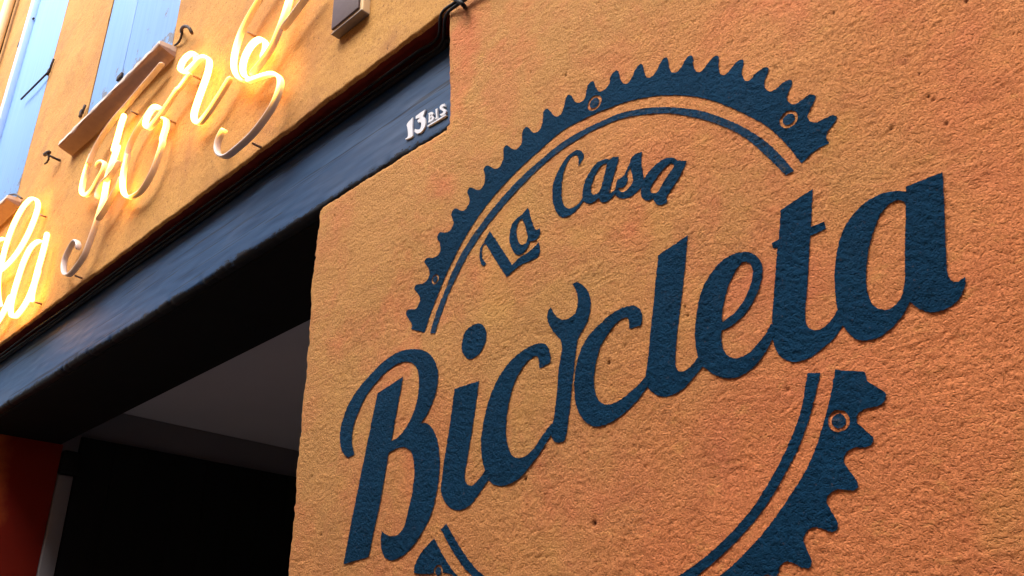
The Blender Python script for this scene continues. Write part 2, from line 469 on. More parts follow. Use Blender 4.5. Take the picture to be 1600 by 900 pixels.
def pil_shift(x, z):
    w = np.clip(1 - (x - X_PIL) / 0.05, 0, 1)
    x = x + w * (edge_wobble(z, 1.0, 0.004) + chips(z) - bulge(z))
    w2 = np.where(x < X_CUT, np.clip(1 - np.abs(Z_LED - z) / 0.04, 0, 1), 0) * np.clip((x - X_PIL) / .03, 0, 1)
    z = z + w2 * edge_wobble(x, 2.0, 0.0025)
    w3 = np.where(z > Z_LED + .02, np.clip(1 - np.abs(x - X_CUT) / 0.04, 0, 1), 0)
    x = x + w3 * edge_wobble(z, 3.0, 0.0025)
    return x, z
sheet("pillar_wall", PXL, PZL, pil_keep, M_PILLAR, pil_edge, house, True, pil_shift)

def strip(name, path, y0, y1, mat, parent, n=6, amp=0.002):
    """return face: path of (x,z) swept from y0 to y1"""
    P = np.asarray(path); m = len(P)
    ys = np.linspace(y0, y1, n)
    V = []; 
    for yy in ys:
        j = RNG.normal(0, amp, (m, 2)) if yy > y0 else np.zeros((m, 2))
        for i in range(m): V.append((P[i, 0] + j[i, 0], yy, P[i, 1] + j[i, 1]))
    F = [(a * m + i, a * m + i + 1, (a + 1) * m + i + 1, (a + 1) * m + i) for a in range(n - 1) for i in range(m - 1)]
    return np_mesh(name, V, F, mat, parent)

zj = np.arange(0, Z_LED - 0.03, 0.012)
sx, sz = pil_shift(np.full_like(zj, X_PIL), zj)
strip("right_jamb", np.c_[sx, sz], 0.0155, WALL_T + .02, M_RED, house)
xl = np.arange(X_PIL + .03, X_CUT, 0.01)
sx, sz = pil_shift(xl, np.full_like(xl, Z_LED))
strip("ledge", np.c_[sx, sz], 0.0155, 0.13, M_PILLAR, house, 3)
zc = np.arange(Z_LED, Z_TOP, 0.01)
sx, sz = pil_shift(np.full_like(zc, X_CUT), zc)
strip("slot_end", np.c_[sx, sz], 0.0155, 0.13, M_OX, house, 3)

# -- upper wall, with the window openings left free for the shutters
WIN = [(-4.037, -3.098), (-5.79, -4.92)]
Z_WIN = 4.285; Z_WTOP = 7.3
UXL = lines((-6.42, -5.79, .012), (-5.79, -4.92, .0113), (-4.92, -4.037, 0.0104), (-4.037, -3.098, .0098), (-3.098, -1.294, 0.0075), (-1.294, 0.3, 0.02), (0.3, 6, 0.3))
UZL = lines((Z_TOP, 4.285, 0.0075), (4.285, 7.3, 0.0125), (7.3, 7.6, 0.03), (7.6, 9.2, 0.2))
def up_keep(x, z):
    r = np.ones(x.shape, bool)
    for a, b in WIN: r &= ~((x > a) & (x < b) & (z > Z_WIN) & (z < Z_WTOP))
    return r
def up_edge(x, z):
    e = np.where(x < X_CUT, z - Z_TOP, 1.0)
    return nose(np.maximum(e, 0), 0.010)
def up_shift(x, z):
    w = np.where(x < X_CUT, np.clip(1 - (z - Z_TOP) / 0.05, 0, 1), 0)
    return x, z + w * (edge_wobble(x * .6, 5.0, 0.0045) + 0.004 * np.clip((x + 2.0) / .7, 0, 1))
sheet("upper_wall", UXL, UZL, up_keep, M_UPPER, up_edge, house, False, up_shift)
xo = np.arange(-6.42, X_CUT + .02, 0.015)
sx, sz = up_shift(xo, np.full_like(xo, Z_TOP))
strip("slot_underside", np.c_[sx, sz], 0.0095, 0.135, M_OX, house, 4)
# window reveals behind the shutters
for a, b in WIN:
    pth = np.array([(a, Z_WIN), (a, Z_WTOP), (b, Z_WTOP), (b, Z_WIN), (a, Z_WIN)])
    strip("window_reveal", pth, -0.001, 0.18, M_UPPER, house, 2, 0)

# -- left pier of the gateway
LXL = lines((-9.0, -6.42, .3), (-6.42, X_REV - .3, 0.06), (X_REV - .3, X_REV, 0.012)); LZL = lines((0, Z_SOF, 0.03), (Z_SOF, Z_SOF + .012, .012))
sheet("left_pier_wall", LXL, LZL, lambda x, z: np.ones(x.shape, bool), M_PILLAR, lambda x, z: nose(np.maximum(X_REV - x, 0), 0.02), house)
zj = np.arange(0, Z_SOF + .012, 0.03)
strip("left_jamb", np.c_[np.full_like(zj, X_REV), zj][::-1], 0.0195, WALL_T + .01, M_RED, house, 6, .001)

# -- lintel beam
def build_beam():
    xs = lines((-6.6, -4.6, .03), (-4.6, -1.24, 0.010)); n = len(xs)
    # profile: (depth, height) from the back of the soffit up the face
    prof = [(0.30, Z_SOF)] + [(0.14, Z_SOF), (Y_BEAM + .018, Z_SOF)]
    for i in range(1, 6):
        t = i / 6 * math.pi / 2
        prof.append((Y_BEAM + .018 - .018 * math.sin(t), Z_SOF + .018 - .018 * math.cos(t)))
    for zf in np.linspace(Z_SOF + .018, 3.262, 30): prof.append((Y_BEAM, zf))
    for i in range(1, 5):
        t = i / 4 * math.pi / 2
        prof.append((Y_BEAM + .02 - .02 * math.cos(t), 3.262 + .02 * math.sin(t)))
    prof.append((0.16, 3.284))
    P = np.array(prof); m = len(P)
    V = np.zeros((m, n, 3)); V[:, :, 0] = xs[None, :]; V[:, :, 1] = P[:, :1]; V[:, :, 2] = P[:, 1:]
    A = sample(md, xs[None, :] * .35, V[:, :, 2] * 1.8) * .0004 + sample(big, xs[None, :] * .6, V[:, :, 2] * 1.4) * .0012
    low = np.clip(1 - np.abs(V[:, :, 2] - Z_SOF - .006) / .03, 0, 1)
    chip = np.clip(sample(md, xs[None, :] * 1.3, V[:, :, 2] * .4) - .9, 0, 1.2) * .004 * low
    face = (P[:, :1] < .12)
    V[:, :, 1] += (A + chip) * face
    V[:, :, 2] += sample(big, xs * .5, xs * 0 + .7)[None, :] * .0022 + chip * .6
    idx = np.arange(m * n).reshape(m, n)
    F = np.stack([idx[:-1, :-1], idx[:-1, 1:], idx[1:, 1:], idx[1:, :-1]], -1).reshape(-1, 4)
    return np_mesh("lintel_beam", V.reshape(-1, 3), F, M_BEAM, house)
beam = build_beam()
box("soffit_board", (-6.4, 0.105, Z_SOF - .010), (X_PIL - .012 + .10, WALL_T, Z_SOF + .05), M_TAR, house)
box("soffit_board", (-6.4, WALL_T - .04, Z_SOF + .055), (X_PIL + .1, WALL_T - .004, 3.2), M_TAR, house)
box("beam_backing", (-6.4, 0.14, 3.255), (X_CUT + .04, 0.20, 3.42), M_TAR, house)

# -- passage behind the gateway
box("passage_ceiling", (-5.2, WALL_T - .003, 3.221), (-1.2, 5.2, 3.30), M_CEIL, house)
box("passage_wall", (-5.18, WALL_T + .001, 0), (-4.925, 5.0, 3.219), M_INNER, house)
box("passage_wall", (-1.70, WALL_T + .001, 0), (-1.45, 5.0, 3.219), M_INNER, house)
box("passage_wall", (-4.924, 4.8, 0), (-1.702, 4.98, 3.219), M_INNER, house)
#box("passage_cornice", (-4.923, WALL_T + .30, 3.180), (-4.885, 4.79, 3.220), M_INNER, house, .012)
# closed body of the house so no light leaks in from behind
box("house_body", (-9.0, 5.2, 0), (6.0, 5.4, 9.2), M_INNER, house)
box("house_body", (-9.0, 0.02, 9.2), (6.0, 5.4, 9.3), M_ROOF, house)
box("house_body", (5.9, 0.10, 0), (6.0, 5.2, 9.2), M_INNER, house)
box("house_body", (-9.0, 0.12, 0), (-8.9, 5.2, 9.2), M_INNER, house)

# -- sills
def sill(x0, x1):
    yf, zt = -0.078, 4.262
    prof = [(0.03, zt + .012), (yf + .01, zt + .004), (yf + .002, zt), (yf, zt - .010), (yf + .001, zt - .022), (yf + .007, zt - .028), (0.002, zt - .050), (0.03, zt - .050)]
    xs = [x0, x0 + .006] + list(np.linspace(x0 + .05, x1 - .05, 24)) + [x1 - .006, x1]
    V = []; m = len(prof)
    cy, cz = -0.02, zt - .025
    for i, xx in enumerate(xs):
        s = 0.97 if i in (0, len(xs) - 1) else 1.0
        for (yy, zz_) in prof:
            jy, jz = (random.gauss(0, .0012), random.gauss(0, .0012)) if yy < 0 else (0, 0)
            V.append((xx, cy + (yy - cy) * s + jy, cz + (zz_ - cz) * s + jz))
    F = [(i * m + j, i * m + (j + 1) % m, (i + 1) * m + (j + 1) % m, (i + 1) * m + j) for i in range(len(xs) - 1) for j in range(m)]
    F += [tuple(range(m - 1, -1, -1)), tuple((len(xs) - 1) * m + j for j in range(m))]
    o = mesh_obj("window_sill", V, F, M_SILL, house)
    return o
sill(-4.105, -3.045); sill(-5.90, -4.80)

# ------------------------------------------------------------------ shutters (hung on the house)
def shutter(x0, x1, nboards, label, stile_at=None, gapz=None):
    t = empty("window_shutter", (0.5 * (x0 + x1), 0.0, Z_WIN))
    tag(t, label, "shutter", "pale blue window shutters")
    w = (x1 - x0) / nboards
    for i in range(nboards):
        d = random.uniform(-.002, .002)
        box("panel", (x0 + i * w + .0022, 0.002 + d, Z_WIN + .012 + random.uniform(0, .006)), (x0 + (i + 1) * w - .0022, 0.034 + d, Z_WTOP - .01), M_SHUT, t, .003)
    if stile_at is not None:
        box("stile", (stile_at, -0.040, Z_WIN + .02), (stile_at + .065, 0.004, Z_WTOP - .02), M_STILE, t, .005)
    return t
s1 = shutter(-4.033, -3.662, 1, "left leaf of the pale blue shutters above the long sill")
s2 = shutter(-3.658, -3.102, 1, "right leaf of the pale blue shutters above the long sill, flaking at its foot")
s3 = shutter(-5.786, -4.924, 1, "pale blue shutter with raised white stile at the far left", -5.72)

def tube(name, pts, r, mat, parent=None, ns=8, step=None, cap=True):
    P = np.array(pts, float)
    if step: 
        P3 = crom(P, False, step); P = P3
    V, F = [], []
    n = len(P)
    up = np.array([0.13, 1.0, 0.31]); up /= np.linalg.norm(up)
    for i in range(n):
        tg = P[min(i + 1, n - 1)] - P[max(i - 1, 0)]; tg /= np.linalg.norm(tg) + 1e-12
        a = np.cross(tg, up); a /= np.linalg.norm(a) + 1e-12; b = np.cross(tg, a)
        for j in range(ns):
            th = 2 * math.pi * j / ns
            V.append(P[i] + r * (math.cos(th) * a + math.sin(th) * b))
    for i in range(n - 1):
        for j in range(ns):
            F.append((i * ns + j, i * ns + (j + 1) % ns, (i + 1) * ns + (j + 1) % ns, (i + 1) * ns + j))
    if cap: F += [tuple(range(ns - 1, -1, -1)), tuple((n - 1) * ns + j for j in range(ns))]
    return mesh_obj(name, V, F, mat, parent, True)

def p3(px, y):
    q = at([px], y)[0]; return (q[0], y, q[1])

# hinges / iron fittings on the shutters
for sh, pts in ((s3, [(31, 70), (36, 58), (46, 38), (53, 28)]), (s3, [(77, 113), (80, 102), (84, 92)]), (s1, [(128, 178), (131, 170), (133, 164)])):
    tube("hinge", [p3(p, -0.012) for p in pts], .007, M_IRON, sh, 6)
    box("hinge_plate", tuple(np.array(p3(pts[0], 0)) - np.array((.012, .012, .022))), tuple(np.array(p3(pts[0], 0)) + np.array((.012, .004, .022))), M_IRON, sh, .004)
tube("latch_bar", [p3((33, 155), -.03), p3((54, 134), -.028), p3((75, 113), -.018)], .006, M_IRON, s3, 6)
box("bolt_plate", tuple(np.array(p3((189, 118), 0)) + np.array((-.02, -.012, -.03))), tuple(np.array(p3((189, 118), 0)) + np.array((.03, .001, .0))), M_IRON, s1, .003)

# shutter stays on the wall
def stay(label, *tubes):
    base = np.array(tubes[0][0][0])
    t = empty("shutter_stay", (base[0], 0, base[2])); tag(t, label, "hook", "iron shutter stays")
    for name, pts, r in tubes: pass
    return t
def make_stay(label, pieces):
    c0 = pieces[0][1][0]
    t = empty("shutter_stay", (c0[0], 0, c0[2])); tag(t, label, "hook", "iron shutter stays")
    for nm, pts, r in pieces: tube(nm, pts, r, M_IRON, t, 6, .02)
    return t
make_stay("bent iron shutter stay beside the right end of the long sill",
          [("arm", [p3((283, 50), -.005), p3((284, 45), -.04), p3((288, 41), -.05), p3((296, 44), -.05), p3((300, 52), -.045)], .007),
           ("tail", [p3((285, 47), -.03), p3((283, 58), -.02), p3((279, 66), -.012), p3((273, 71), -.006)], .005)])
make_stay("small T-shaped iron stay on bare wall between the two windows",
          [("arm", [p3((94, 251), -.002), p3((83, 246), -.04), p3((74, 241), -.06)], .007),
           ("tail", [p3((76, 243), -.055), p3((76, 249), -.05), p3((70, 256), -.05)], .005),
           ("head", [p3((70, 242), -.06), p3((73, 239), -.06), p3((77, 238), -.06)], .011)])
make_stay("thin iron stay by the flaking foot of the far left shutter",
          [("arm", [p3((14, 305), -.004), p3((24, 304), -.03), p3((34, 310), -.045)], .006)])

# ------------------------------------------------------------------ neighbour, downpipe
nb = empty("neighbour_house", (-8.0, 0, 0)); tag(nb, "bright yellow plastered neighbour house beyond the downpipe at the far left", "house")
sheet("wall", lines((-12.0, -6.425, .06)), lines((0, 3.2, .3), (3.2, 9.2, .06)), lambda x, z: np.ones(x.shape, bool), M_NEIGH, lambda x, z: x * 0 - .022, nb)
dp = empty("downpipe", (-6.33, -.05, 0)); tag(dp, "slim ochre downpipe running up the wall at the far left", "pipe")
tube("pipe", [(-6.33, -.06, zz_) for zz_ in np.linspace(0.0, 9.1, 30)], .036, M_PIPE, dp, 14)
for zz_ in (2.2, 4.6, 7.0): tube("bracket", [(-6.33, -.06, zz_), (-6.33, -.06, zz_ + .04)], .042, M_PIPE, dp, 14)

# ------------------------------------------------------------------ house across the street (unseen, added to shade the lower wall)
op = empty("added_shade_house", (-1, -5.2, 0)); tag(op, "unseen pale plastered house added across the street to shade the lower wall", "house")
box("wall", (-14, -9, 0), (12, -3.3, 6.5), M_OPP, op)
box("added_house_roof", (-14.2, -9, 6.502), (12.2, -3.1, 6.62), M_ROOF, op)
for i in range(8):
    for zz_ in (1.0, 3.9):
        f = box("added_house_window", (-12.5 + i * 3, -3.297, zz_), (-11.4 + i * 3, -3.24, zz_ + 1.7), M_STILE, op)
        box("added_house_pane", (-12.42 + i * 3, -3.239, zz_ + .08), (-11.48 + i * 3, -3.23, zz_ + 1.62), M_GLASS, f)

# ------------------------------------------------------------------ gate inside
gt = empty("open_gate", (-4.9, 0.62, 0)); tag(gt, "black painted gate leaf folded back along the passage wall", "gate")
for i in range(14):
    y0 = .614 + i * .19
    box("board", (-4.923, y0 + .0015, 0.03), (-4.899 + random.uniform(-.002, .002), y0 + .1885, 3.033), M_GATE, gt)
box("hinge_block", (-4.923, .526, 2.815), (-4.875, .628, 2.94), M_GATE, gt, .01)
ps = empty("gate_post", (-4.9, .57, 0)); tag(ps, "pale grey post between the red jamb and the black gate", "post")
box("post", (-4.923, .530, 0), (-4.896, .608, 2.806), M_POST, ps, .004)
box("foot", (-4.9235, .527, 0), (-4.892, .611, .12), M_POST, ps, .004)

# ------------------------------------------------------------------ painted sign
SIGN = empty("painted_sign", (-0.9, 0, 2.2))
tag(SIGN, "dark blue bicycle workshop sign with chainring painted on ochre plaster", "sign")

sign_count = 0
def paint(name, outers, holes=(), mat=None, lift=None, label=None):
    """flat lettering following the plaster relief; outlines are in survey pixels"""
    global sign_count
    sign_count += 1
    lift = lift if lift is not None else (0.0014 + 0.0005 * (sign_count % 2))
    O = [contour(on_wall(o)) if not isinstance(o, np.ndarray) else o for o in outers]
    Hs = [contour(on_wall(h)) if not isinstance(h, np.ndarray) else h for h in holes]
    # hand-painted wobble
    def wob(P):
        a = 0.0003
        return P + np.c_[a * np.sin(P[:, 1] * 900 + P[:, 0] * 700) + RNG.normal(0, .0002, len(P)), a * np.sin(P[:, 0] * 1100) + RNG.normal(0, .0002, len(P))]
    O = [wob(o) for o in O]; Hs = [wob(h) for h in Hs]
    allp = np.vstack(O + Hs)
    lo, hi = allp.min(0), allp.max(0)
    gx_ = PXL[(PXL > lo[0]) & (PXL < hi[0])]; gz_ = PZL[(PZL > lo[1]) & (PZL < hi[1])]
    G = np.stack(np.meshgrid(gx_, gz_), -1).reshape(-1, 2)
    def test(Q):
        r = np.zeros(len(Q), bool)
        for o in O: r |= inside(o, Q)
        for h in Hs: r &= ~inside(h, Q)
        return r
    if len(G):
        G = G[test(G)]
        keepg = np.ones(len(G), bool)
        cell = {}
        for p in allp: cell.setdefault((int(p[0] // .004), int(p[1] // .004)), []).append(p)
        for i, q in enumerate(G):
            ci, cj = int(q[0] // .004), int(q[1] // .004)
            for di in (-1, 0, 1):
                for dj in (-1, 0, 1):
                    for p in cell.get((ci + di, cj + dj), ()):
                        if (p[0] - q[0]) ** 2 + (p[1] - q[1]) ** 2 < 1.6e-6: keepg[i] = False
        G = G[keepg]
    pts, edges = [], []
    for c_ in O + Hs:
        b = len(pts); n = len(c_)
        pts += [Vector((float(x), float(z))) for x, z in c_]
        edges += [(b + i, b + (i + 1) % n) for i in range(n)]
    pts += [Vector((float(x), float(z))) for x, z in G]
    vo_, eo, fo, *_ = delaunay_2d_cdt(pts, edges, [], 0, 1e-6)
    V2 = np.array([(v.x, v.y) for v in vo_]); F = np.array([f_[:3] for f_ in fo if len(f_) == 3])
    cen = V2[F].mean(1)
    F = F[test(cen)]
    y = -relief(V2[:, 0], V2[:, 1]) - lift
    V = np.c_[V2[:, 0], y, V2[:, 1]]
    used = np.zeros(len(V), bool); used[F.ravel()] = True; rm = np.cumsum(used) - 1
    # face the street
    A, B, C_ = V[F[:, 0]], V[F[:, 1]], V[F[:, 2]]
    flip = np.cross(B - A, C_ - A)[:, 1] > 0
    F[flip] = F[flip][:, ::-1]
    o = np_mesh(name, V[used], rm[F], mat or M_SIGN, SIGN)
    if label: o["label"] = label
    return o

c = 1  # corner flag
B_ = lambda p: zoom(520, 530, 5, p)
paint("letter", [
    B_([(355, 425, c), (560, 295, c), (515, 550), (465, 800), (445, 890), (400, 1150), (350, 1400), (280, 1703, c), (90, 1760, c), (160, 1400), (260, 900), (310, 650)]),
    B_([(120, 927, c), (80, 880), (60, 790), (65, 690), (100, 570), (170, 430), (280, 290), (400, 175), (520, 100), (640, 78), (740, 100), (800, 160),
        (835, 260), (830, 370), (800, 480), (750, 590), (700, 662, c), (745, 660), (790, 700), (825, 790), (840, 900), (840, 1010), (820, 1180), (770, 1380),
        (680, 1550), (600, 1650), (520, 1710), (450, 1727), (400, 1690), (378, 1600), (388, 1495, c), (410, 1520), (460, 1540), (510, 1530), (560, 1470),
        (600, 1330), (630, 1180), (645, 1020), (630, 900), (600, 860), (560, 845), (500, 860), (445, 890, c), (415, 900, c), (440, 810, c), (465, 800, c),
        (520, 770), (580, 700), (640, 590), (675, 470), (688, 350), (680, 270), (655, 210), (620, 185), (570, 180), (510, 195), (430, 250), (340, 340),
        (260, 450), (200, 580), (165, 690), (155, 790), (163, 860), (175, 903, c)])])
U_ = lambda p: zoom(680, 490, 5, p)
paint("letter", [
    U_([(160, 590, c), (348, 525, c), (325, 690), (295, 900), (250, 1150), (233, 1270), (245, 1325), (285, 1345), (335, 1300), (392, 1228, c), (430, 1250, c),
        (415, 1300, c), (340, 1410), (270, 1500), (200, 1535), (130, 1525), (80, 1470), (50, 1380), (58, 1270), (90, 1050), (125, 850)]),
    U_([(215, 220), (240, 140), (300, 90), (350, 78), (390, 110), (403, 180), (380, 260), (340, 320), (275, 358), (235, 330), (213, 280)])])
paint("letter", [U_([
    (905, 382, c), (820, 430, c), (815, 380), (805, 340), (790, 330), (740, 360), (680, 430), (630, 520), (590, 650), (565, 770), (555, 950), (575, 1050),
    (600, 1105), (645, 1128), (710, 1110), (770, 1050), (860, 920), (910, 860, c), (935, 875, c), (905, 945, c), (830, 1070), (740, 1190), (650, 1290),
    (570, 1335), (510, 1345), (450, 1330), (415, 1300, c), (392, 1228, c), (368, 1130), (360, 1000), (372, 900), (410, 720), (470, 560), (560, 410),
    (660, 310), (760, 250), (830, 232), (880, 255), (903, 310)])])
V_ = lambda p: zoom(840, 430, 5, p)
paint("wrench", [V_([
    (275, 70, c), (310, 57), (360, 80), (400, 130), (420, 200), (415, 290), (390, 370), (350, 440), (320, 500), (305, 580), (295, 660), (285, 760), (268, 900),
    (255, 1020), (240, 1120), (222, 1240), (205, 1290), (150, 1308), (115, 1280), (103, 1230), (125, 1120), (140, 1020), (155, 900), (165, 760), (180, 660),
    (193, 580), (185, 510), (150, 470), (105, 410), (80, 350), (80, 300), (105, 250, c), (130, 295), (165, 335), (215, 350), (265, 330), (300, 295),
    (318, 230), (318, 170), (300, 110)])])
paint("letter", [V_([
    (815, 395, c), (725, 422, c), (720, 370), (712, 335), (690, 335), (630, 370), (570, 440), (510, 530), (475, 630), (455, 720), (443, 830), (455, 930),
    (490, 990), (545, 1010), (620, 990), (720, 920), (810, 840), (850, 790, c), (885, 800, c), (862, 875, c), (800, 960), (700, 1060), (600, 1135), (510, 1175),
    (440, 1180), (380, 1150), (330, 1090), (297, 1000), (288, 900), (292, 800), (307, 700), (345, 580), (410, 470), (510, 370), (610, 290), (700, 248),
    (760, 240), (805, 270), (825, 325)])])
W_ = lambda p: zoom(1000, 350, 5, p)
paint("letter", [W_([
    (143, 245, c), (372, 85, c), (350, 350), (325, 600), (300, 820), (281, 1030), (285, 1110), (305, 1150), (340, 1155), (390, 1125), (458, 1042, c),
    (505, 1060, c), (495, 1115, c), (430, 1190), (340, 1290), (260, 1335), (180, 1350), (120, 1330), (65, 1278, c), (50, 1180, c), (75, 1000), (95, 780), (115, 550), (135, 330)])])
paint("letter", [W_([
    (458, 1042, c), (440, 950), (435, 830), (450, 680), (480, 540), (540, 410), (640, 290), (740, 235), (840, 222), (910, 250), (955, 310), (962, 400),
    (930, 520), (870, 640), (780, 750), (700, 810), (645, 835, c), (638, 870), (650, 960), (680, 1020), (730, 1050), (790, 1045), (860, 1005), (930, 930),
    (990, 860), (1030, 780, c), (1065, 800, c), (1040, 905, c), (980, 1010), (900, 1110), (820, 1175), (740, 1205), (660, 1205), (580, 1175), (495, 1115, c)])],
    [W_([(650, 768, c), (645, 715), (665, 600), (700, 470), (755, 360), (810, 300), (850, 302), (880, 340), (885, 400), (860, 510), (810, 610), (740, 700)])])
X_ = lambda p: zoom(1190, 260, 5, p)
paint("letter", [X_([
    (155, 345, c), (405, 180, c), (390, 478, c), (493, 435, c), (507, 490, c), (385, 547, c), (375, 700), (365, 870), (355, 1000), (345, 1120), (348, 1220),
    (375, 1265), (430, 1280), (490, 1255), (560, 1180), (595, 1120, c), (645, 1150, c), (637, 1240, c), (570, 1340), (480, 1420), (380, 1495), (290, 1525),
    (220, 1525), (150, 1485), (110, 1420), (93, 1355, c), (85, 1200, c), (100, 1000), (110, 870), (127, 640, c), (95, 645, c), (85, 605, c), (140, 568, c)])])
paint("letter", [X_([
    (595, 1120, c), (580, 1020), (572, 850), (590, 680), (630, 530), (700, 400), (800, 295), (920, 225), (1040, 195), (1130, 200, c), (1130, 160, c),
    (1418, 48, c), (1430, 350), (1442, 650), (1455, 830), (1480, 890), (1520, 905), (1560, 890), (1592, 860, c), (1597, 900), (1580, 970), (1530, 1050),
    (1450, 1110), (1370, 1137), (1290, 1135), (1220, 1105), (1160, 1060, c), (1100, 1170), (1010, 1270), (910, 1340), (810, 1362), (730, 1345), (670, 1290), (637, 1240, c)])],
    [X_([(1110, 275), (1070, 265), (1010, 290), (950, 350), (895, 460), (850, 600), (825, 740), (819, 900), (835, 1000), (870, 1080), (920, 1115), (980, 1120),
         (1040, 1090), (1095, 1020), (1118, 920), (1122, 700), (1125, 400), (1125, 310)])])
Y_ = lambda p: zoom(740, 330, 8.18, p)
paint("letter", [
    Y_([(208, 253, c), (360, 480), (495, 685, c), (600, 590), (700, 530), (790, 450), (835, 395, c), (850, 450), (855, 510), (830, 575), (750, 630), (640, 670), (540, 740), (430, 845, c), (280, 620), (135, 385, c)]),
    Y_([(145, 385, c), (95, 450), (75, 540), (80, 620), (100, 680), (130, 702), (165, 665, c), (140, 645), (120, 620), (108, 570), (108, 500), (125, 440), (160, 415, c)])])
paint("letter", [Y_([
    (705, -41, c), (740, 90), (775, 200), (805, 240), (830, 235), (845, 215, c), (858, 260), (845, 310), (800, 370), (770, 385), (725, 390, c), (700, 460), (660, 520),
    (600, 560), (540, 550), (490, 470), (465, 380), (468, 280), (490, 190), (550, 100), (630, 40), (660, 0)])],
    [Y_([(622, 95, c), (575, 140), (553, 210), (555, 300), (575, 380), (610, 430), (640, 432), (680, 395), (695, 340), (680, 260), (650, 150)])])
Z_ = lambda p: zoom(850, 220, 6.667, p)
paint("letter", [Z_([
    (362, 272, c), (395, 220), (418, 155), (390, 110), (350, 95), (290, 130), (220, 200), (160, 300), (115, 400), (92, 510), (95, 630), (125, 730), (160, 780),
    (205, 800), (270, 780), (330, 740), (380, 680), (415, 632, c), (435, 600, c), (410, 590, c), (370, 650), (310, 695), (250, 705), (205, 660), (188, 580),
    (187, 480), (200, 370), (230, 270), (270, 190), (320, 150), (350, 155), (362, 190)])])
paint("letter", [Z_([
    (410, 540), (430, 440), (480, 330), (550, 240), (630, 195), (690, 197, c), (720, 170, c), (787, 170, c), (760, 280), (720, 420), (685, 555, c), (720, 540),
    (755, 500, c), (775, 530, c), (745, 562, c), (690, 620), (640, 645), (600, 640), (580, 600, c), (530, 640), (470, 660), (430, 640), (410, 600)])],
    [Z_([(665, 240, c), (620, 250), (570, 310), (520, 410), (495, 510), (510, 560), (545, 562), (590, 520), (620, 420), (650, 310)])])
paint("letter", [Z_([
    (1030, 115, c), (1022, 200), (1035, 330), (1046, 400), (1020, 480), (960, 550), (890, 595), (820, 605), (760, 580), (742, 545, c), (755, 490), (770, 420), (830, 370),
    (870, 300), (910, 200), (950, 150)])],
    [Z_([(905, 280, c), (875, 340), (870, 385), (880, 420), (850, 470), (820, 495), (785, 500), (790, 525), (830, 540), (880, 510), (925, 450), (935, 400), (920, 340)])])
paint("letter", [Z_([
    (1495, 212, c), (1400, 400), (1290, 560, c), (1275, 595), (1290, 630), (1240, 665), (1200, 672), (1165, 650), (1140, 600, c), (1090, 625), (1040, 610), (1015, 560),
    (1025, 470), (1070, 370), (1140, 280), (1230, 205), (1310, 178), (1360, 180), (1390, 208, c)])],
    [Z_([(1360, 265, c), (1345, 240), (1310, 245), (1240, 310), (1170, 400), (1115, 490), (1110, 530), (1140, 548), (1180, 540), (1220, 480), (1290, 370)])])

# chainring, upper arc
Q1 = lambda p: zoom(630, 370, 5.625, p); Q2 = lambda p: zoom(660, 180, 5, p); Q3 = lambda p: zoom(880, 80, 5, p); Q4 = lambda p: zoom(1060, 80, 4.5, p)
R1 = lambda p: zoom(1050, 560, 4, p); R2 = lambda p: zoom(1050, 700, 4, p)
upper_out = Q1([(187, 842, c), (70, 812, c), (75, 770), (45, 720), (20, 670), (40, 640), (110, 630), (140, 580), (145, 540), (120, 490), (95, 455), (110, 425), (180, 405), (215, 370),
                (230, 310), (215, 260), (188, 220), (210, 190), (265, 185), (310, 160), (330, 120), (325, 60)])
upper_out += [(a_, b_, False) for a_, b_ in ((684, 370), (688, 363.5), (695, 363.5), (701, 362.5), (706.5, 357), (710, 349))]
upper_out += Q2([(250, 840), (230, 780), (245, 740), (265, 730), (310, 748), (345, 730), (370, 680), (368, 640), (355, 600), (370, 570), (390, 568), (440, 585), (475, 560),
                 (495, 500), (490, 450), (482, 425), (500, 398), (520, 395), (570, 420), (605, 405), (635, 340), (637, 270), (650, 240), (665, 238), (715, 268), (745, 262),
                 (775, 220), (785, 130), (805, 95), (825, 95), (870, 138), (900, 130), (935, 80), (942, 20)])[1:]
upper_out += [(a_, b_, False) for a_, b_ in ((850, 173), (854, 170), (858.5, 172), (865, 180), (871, 182), (877, 177), (881, 167))]
upper_out += Q3([(5, 440), (20, 370), (40, 342), (60, 345), (100, 400), (135, 400), (170, 365), (185, 290), (215, 240), (238, 238), (255, 280), (280, 315), (320, 300), (355, 260),
                 (375, 190), (410, 152), (430, 155), (445, 210), (470, 250), (500, 250), (540, 200), (570, 130), (600, 100), (618, 105), (632, 160), (655, 205), (690, 200),
                 (730, 150), (770, 70), (795, 50), (815, 55), (828, 130), (850, 165), (890, 160), (930, 115), (965, 50), (990, 35), (1013, 42), (1022, 130), (1055, 165),
                 (1090, 150), (1140, 85), (1185, 40), (1215, 42), (1215, 120), (1230, 180), (1265, 185), (1310, 140), (1370, 75), (1410, 72), (1400, 180), (1430, 235),
                 (1460, 235), (1510, 180)])[1:]
upper_out += Q4([(610, 120), (640, 125), (610, 230), (625, 275), (660, 290), (700, 265), (770, 210), (805, 215), (770, 340), (795, 375), (830, 380), (880, 345), (940, 310),
                 (972, 325), (915, 460), (935, 500), (970, 508), (1030, 480), (1090, 455), (1120, 465), (1085, 530), (1050, 580), (1045, 615), (1065, 650, c), (960, 710), (872, 795, c)])
upper_in = [(1231, 228, False), (1200, 199, False), (1170, 182, False), (1136, 166, False), (1096, 153, False), (1050, 149, False), (1010, 152, False), (970, 162, False), (925, 180, False),
            (880, 204, False), (838, 240, False), (800, 276, False), (764, 316, False), (734, 359, False), (712, 398, False), (692, 440, False), (677, 478, False)]
def disc(px, r, n=22):
    q = at([px])[0]
    return np.array([(q[0] + r * math.cos(2 * math.pi * i / n), q[1] + r * math.sin(2 * math.pi * i / n)) for i in range(n)])
BOLTS = [((929, 161), .0185), ((1234, 188), .0165), ((680, 436), .0125)]
